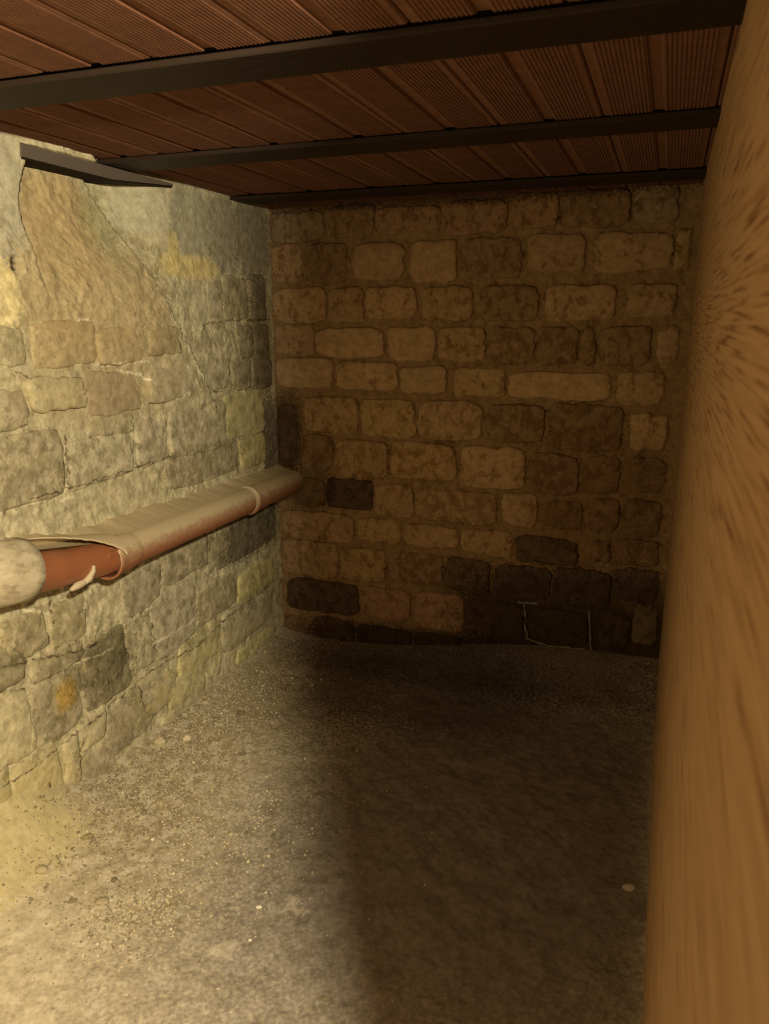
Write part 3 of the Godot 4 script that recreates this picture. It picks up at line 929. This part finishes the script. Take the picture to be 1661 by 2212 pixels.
func drain_pipe() -> void:
	var pipe := thing("drain_pipe", "dusty orange plastic drain pipe running along the left wall into the far corner", "pipe", Vector3(0.062, 0.022, 0.07))
	var dusty := pipe_material()
	var orange := mat(Color(0.28, 0.105, 0.045), 0.42)
	var cement := mat(Color(0.54, 0.48, 0.34))
	cement.albedo_texture = noise_picture(0.012, 43, 5, 512, FastNoiseLite.TYPE_SIMPLEX_SMOOTH, 0.6, ramp_of([[0.0, Color(0.70, 0.67, 0.62)], [0.45, Color(0.90, 0.89, 0.86)], [1.0, Color(1, 1, 1)]]))
	var cement_relief := noise_picture(0.02, 41, 5, 512)
	cement.heightmap_enabled = true
	cement.heightmap_texture = cement_relief
	cement.heightmap_scale = 0.12
	cement.uv1_scale = Vector3(2, 2, 1)
	var px := -1.697
	# long run from the back wall to the socket
	var run := PackedVector3Array()
	var rad := PackedFloat32Array()
	for q in 40:
		var z := lerpf(-3.42, -1.965, q / 39.0)
		run.append(Vector3(lerpf(px - 0.046, px, q / 39.0), lerpf(0.795, 0.826, q / 39.0), z))
		rad.append(0.0555)
	part("pipe_run", tube(run, rad, 40), dusty, pipe)
	# collar ring two thirds of the way, with its lip
	part("collar", tube(PackedVector3Array([Vector3(px - 0.030, 0.804, -3.03), Vector3(px - 0.030, 0.804, -3.02), Vector3(px - 0.030, 0.8045, -2.945), Vector3(px - 0.030, 0.805, -2.935), Vector3(px - 0.030, 0.805, -2.922), Vector3(px - 0.030, 0.805, -2.914), Vector3(px - 0.030, 0.805, -2.912)]), PackedFloat32Array([0.0555, 0.0585, 0.0585, 0.0635, 0.0645, 0.062, 0.0555]), 40), dusty, pipe)
	part("rubber_ring", tube(PackedVector3Array([Vector3(px - 0.030, 0.805, -2.912), Vector3(px - 0.030, 0.805, -2.908), Vector3(px - 0.030, 0.805, -2.900)]), PackedFloat32Array([0.0555, 0.0600, 0.0555]), 40), mat(Color(0.50, 0.42, 0.28), 0.35), pipe)
	# the socket that ends the run: wide mouth with a rolled lip
	part("socket", tube(PackedVector3Array([Vector3(px, 0.824, -2.09), Vector3(px, 0.825, -2.06), Vector3(px, 0.826, -2.02), Vector3(px, 0.828, -1.985), Vector3(px, 0.829, -1.972), Vector3(px, 0.829, -1.962), Vector3(px, 0.829, -1.958), Vector3(px, 0.829, -1.966), Vector3(px, 0.828, -2.00)]), PackedFloat32Array([0.0556, 0.0610, 0.0640, 0.0665, 0.071, 0.071, 0.067, 0.0625, 0.060]), 44), dusty, pipe)
	# bare orange length between the socket and the cemented joint
	var bare := PackedVector3Array()
	var br := PackedFloat32Array()
	for q in 16:
		var t := q / 15.0
		bare.append(Vector3(px, lerpf(0.829, 0.886, pow(t, 1.25)), lerpf(-2.00, -1.60, t)))
		br.append(0.0545 + 0.004 * smoothstep(0.55, 0.62, t) + 0.004 * smoothstep(0.80, 0.86, t))
	part("bare_length", tube(bare, br, 40), orange, pipe)
	# broken half shell above it, covered with dust: torn front edge
	var shell_v := PackedVector3Array()
	var shell_uv := PackedVector2Array()
	var nu := 17
	var nv := 25
	for side in 2:
		for j in nv:
			var t := float(j) / (nv - 1)
			var z := lerpf(-1.985, -1.690, t)
			var c := Vector3(px, lerpf(0.830, 0.884, t), z)
			var front := lerpf(10.0, 102.0, pow(t, 0.62)) - 4.0 * sin(t * PI) + 4.0 * n_fine.get_noise_2d(t * 14.0, 2.0)
			for i in nu:
				var f := deg_to_rad(lerpf(front, 160.0, float(i) / (nu - 1)))
				var r := (0.077 if side == 0 else 0.0725) + 0.010 * t
				shell_v.append(c + Vector3(cos(f) * r, sin(f) * r, 0))
				shell_uv.append(Vector2(0.25, t * 0.4))
	var idx := PackedInt32Array()
	for j in nv - 1:
		for i in nu - 1:
			var a := j * nu + i
			var b := a + nu * nv
			idx.append_array([a, a + nu, a + 1, a + 1, a + nu, a + nu + 1, b, b + 1, b + nu, b + 1, b + nu + 1, b + nu])
		var e := j * nu
		var g := e + nu * nv
		idx.append_array([e, g, e + nu, e + nu, g, g + nu])
	for i in nu - 1:
		var e := (nv - 1) * nu + i
		var g := e + nu * nv
		idx.append_array([e, g, e + 1, e + 1, g, g + 1])
	var flap := part("broken_shell", smooth_mesh(shell_v, idx, shell_uv), dusty, pipe)
	flap.set_meta("label", "broken half shell of pipe with a torn edge, thick with dust")
	part("torn_tab", extrude(PackedVector2Array([Vector2(0, 0), Vector2(0.040, -0.004), Vector2(0.044, -0.026), Vector2(0.020, -0.034), Vector2(0.004, -0.022)]), Vector3(px + 0.058, 0.872, -1.965), Vector3(-0.05, 0, 1).normalized(), Vector3(0.18, 1, 0).normalized(), Vector3(0.004, 0, 0)), orange, pipe)
	# pale cemented joint at the near end and the pipe beyond it
	var joint := PackedVector3Array()
	var jr := PackedFloat32Array()
	for q in 26:
		var t := q / 25.0
		var z := lerpf(-1.668, -0.95, t)
		joint.append(Vector3(px - 0.012, 0.888 + 0.16 * (z + 1.66), z))
		jr.append(0.090 - 0.036 * pow(1.0 - smoothstep(0.0, 0.045, t), 2.0) - 0.020 * smoothstep(0.16, 0.34, t))
	part("cement_joint", tube(joint, jr, 44, 0.0, 360.0, 0.022), cement, pipe)
	# bank of dust and crumbs lying between the pipe and the wall
	var bank_v := PackedVector3Array()
	var bank_uv := PackedVector2Array()
	var n := 150
	for j in n:
		var z := lerpf(-3.40, -1.70, j / (n - 1.0))
		var y0 := lerpf(0.795, 0.826, clampf((z + 3.36) / 1.40, 0.0, 1.0)) + maxf(0.0, z + 1.965) * 0.2
		var rise := 0.030 + 0.016 * n_mid.get_noise_2d(z * 7.0, 1.0)
		for i in 9:
			var t := i / 8.0
			var x := lerpf(px + 0.004 - 0.046 * clampf((-1.965 - z) / 1.455, 0.0, 1.0), LEFT_X - 0.10, t)
			var y := y0 + lerpf(0.0555, 0.058 + rise, pow(t, 1.4)) + 0.0022 * n_fine.get_noise_2d(z * 70.0, t * 5.0) * minf(1.0, t * 4.0)
			bank_v.append(Vector3(x, y, z))
			bank_uv.append(Vector2(0.25, z))
	part("dust_bank", sheet(bank_v, 9, n, bank_uv), dusty, pipe)

	# hardened mortar drip stuck under the bare length
	var pale := mat(Color(0.46, 0.38, 0.25))
	var base := Vector3(px + 0.040, 0.812, -1.80)
	for d in [[Vector3(0.0, -0.012, -0.02), Vector3(0.012, 0.0, -0.03), Vector3(0.017, 0.02, -0.045), Vector3(0.016, 0.035, -0.05), [0.009, 0.011, 0.008, 0.005]], [Vector3(0.004, -0.006, -0.03), Vector3(0.003, -0.008, -0.02), Vector3(0.0, -0.012, 0.01), Vector3(-0.006, -0.018, 0.03), [0.004, 0.010, 0.012, 0.006]]]:
		var drip := part("mortar_drip", tube(PackedVector3Array([d[0], d[1], d[2], d[3]]), PackedFloat32Array(d[4]), 10, 0.0, 360.0, 0.25), pale, pipe, base)
		drip.set_meta("label", "pale hardened mortar drip")

func pebble(called: String, label: String, x: float, z: float, size: Vector3, color: Color, turn: float, group := "") -> void:
	var ball := SphereMesh.new()
	ball.radius = 1.0
	ball.height = 2.0
	ball.radial_segments = 14
	ball.rings = 8
	var arr := ball.get_mesh_arrays()
	var v: PackedVector3Array = arr[Mesh.ARRAY_VERTEX]
	for i in v.size():
		v[i] *= size * (1.0 + 0.4 * n_mid.get_noise_3d(v[i].x * 1.1 + x * 40.0, v[i].y * 1.1, v[i].z * 1.1 + z * 40.0))
	var o := MeshInstance3D.new()
	o.name = numbered(called)
	o.mesh = smooth_mesh(v, arr[Mesh.ARRAY_INDEX], arr[Mesh.ARRAY_TEX_UV])
	o.material_override = mat(color)
	o.position = Vector3(x, ground(x, z) + size.y * 0.45, z)
	o.rotation.y = turn
	o.set_meta("label", label)
	o.set_meta("category", "stone")
	if group:
		o.set_meta("group", group)
	add_child(o, true)

func pebbles() -> void:
	var dark := Color(0.16, 0.135, 0.075)
	pebble("pebble", "round dark pebble lying alone on the pale dirt floor left of the grit cluster", -1.393, -1.531, Vector3(0.009, 0.007, 0.009), dark, 0.0)
	pebble("pebble", "flat dark olive stone lying at the edge of the yellow sand", -1.585, -1.645, Vector3(0.018, 0.009, 0.010), Color(0.24, 0.20, 0.10), 0.9)
	pebble("pebble", "small green-black pebble, rightmost of three on the bare pale floor by the shadow", -1.053, -1.868, Vector3(0.006, 0.005, 0.005), Color(0.10, 0.11, 0.06), 0.4)
	pebble("pebble", "small green-black pebble, leftmost of three on the bare pale floor by the shadow", -1.139, -1.847, Vector3(0.006, 0.005, 0.005), Color(0.12, 0.11, 0.06), 1.4)
	pebble("pebble", "small green-black pebble, nearest of three on the bare pale floor by the shadow", -1.043, -1.804, Vector3(0.006, 0.004, 0.005), Color(0.11, 0.11, 0.07), 2.4)
	pebble("wood_chip", "thin dark brown chip lying alone on the pale floor near the bottom edge", -0.660, -1.374, Vector3(0.010, 0.002, 0.004), Color(0.15, 0.12, 0.05), 1.1)
	pebble("pebble", "dark stone at the far end of the gravel strip where the light fades", -1.542, -2.507, Vector3(0.018, 0.011, 0.010), Color(0.15, 0.125, 0.07), 0.2)
	pebble("pebble", "dark flat stone on the clear floor just right of the gravel strip", -1.382, -2.25, Vector3(0.013, 0.006, 0.009), Color(0.17, 0.14, 0.08), 0.5)
	pebble("stone_lump", "tan broken stone lying against the foot of the left wall in the gravel", -1.700, -2.18, Vector3(0.026, 0.020, 0.018), Color(0.46, 0.40, 0.25), 0.3)
	pebble("stone_lump", "pale broken stone in the gravel just in front of the white bottom block", -1.630, -2.255, Vector3(0.020, 0.014, 0.015), Color(0.58, 0.51, 0.34), 1.3)
	pebble("pebble", "dark elongated stone left of the grit cluster near the yellow sand", -1.449, -1.423, Vector3(0.013, 0.006, 0.007), Color(0.20, 0.165, 0.09), 0.7)
	pebble("stone_lump", "dull brown crumbling lump half sunk beside the grit cluster", -1.367, -1.445, Vector3(0.020, 0.009, 0.015), Color(0.33, 0.28, 0.17), 0.4)
	pebble("stone_lump", "brownish flat lump sitting on the yellow sand by the wall", -1.600, -1.470, Vector3(0.020, 0.010, 0.016), Color(0.40, 0.345, 0.20), 0.0)
	pebble("pebble", "pale cream pebble on bare floor between the gravel strip and the grit cluster", -1.399, -1.721, Vector3(0.007, 0.005, 0.006), Color(0.60, 0.54, 0.40), 0.0)
	pebble("plaster_flake", "white plaster flake on the lit floor close to the shadow edge", -0.945, -1.583, Vector3(0.009, 0.003, 0.007), Color(0.62, 0.57, 0.45), 0.3)
	pebble("plaster_flake", "tiny white flake standing out on the floor right of the grit cluster", -0.910, -1.470, Vector3(0.005, 0.003, 0.004), Color(0.64, 0.59, 0.47), 0.9)
	pebble("stone_lump", "grey stone in deep shadow on the floor next to the partition", 0.020, -2.008, Vector3(0.018, 0.010, 0.012), Color(0.35, 0.31, 0.25), 0.2)
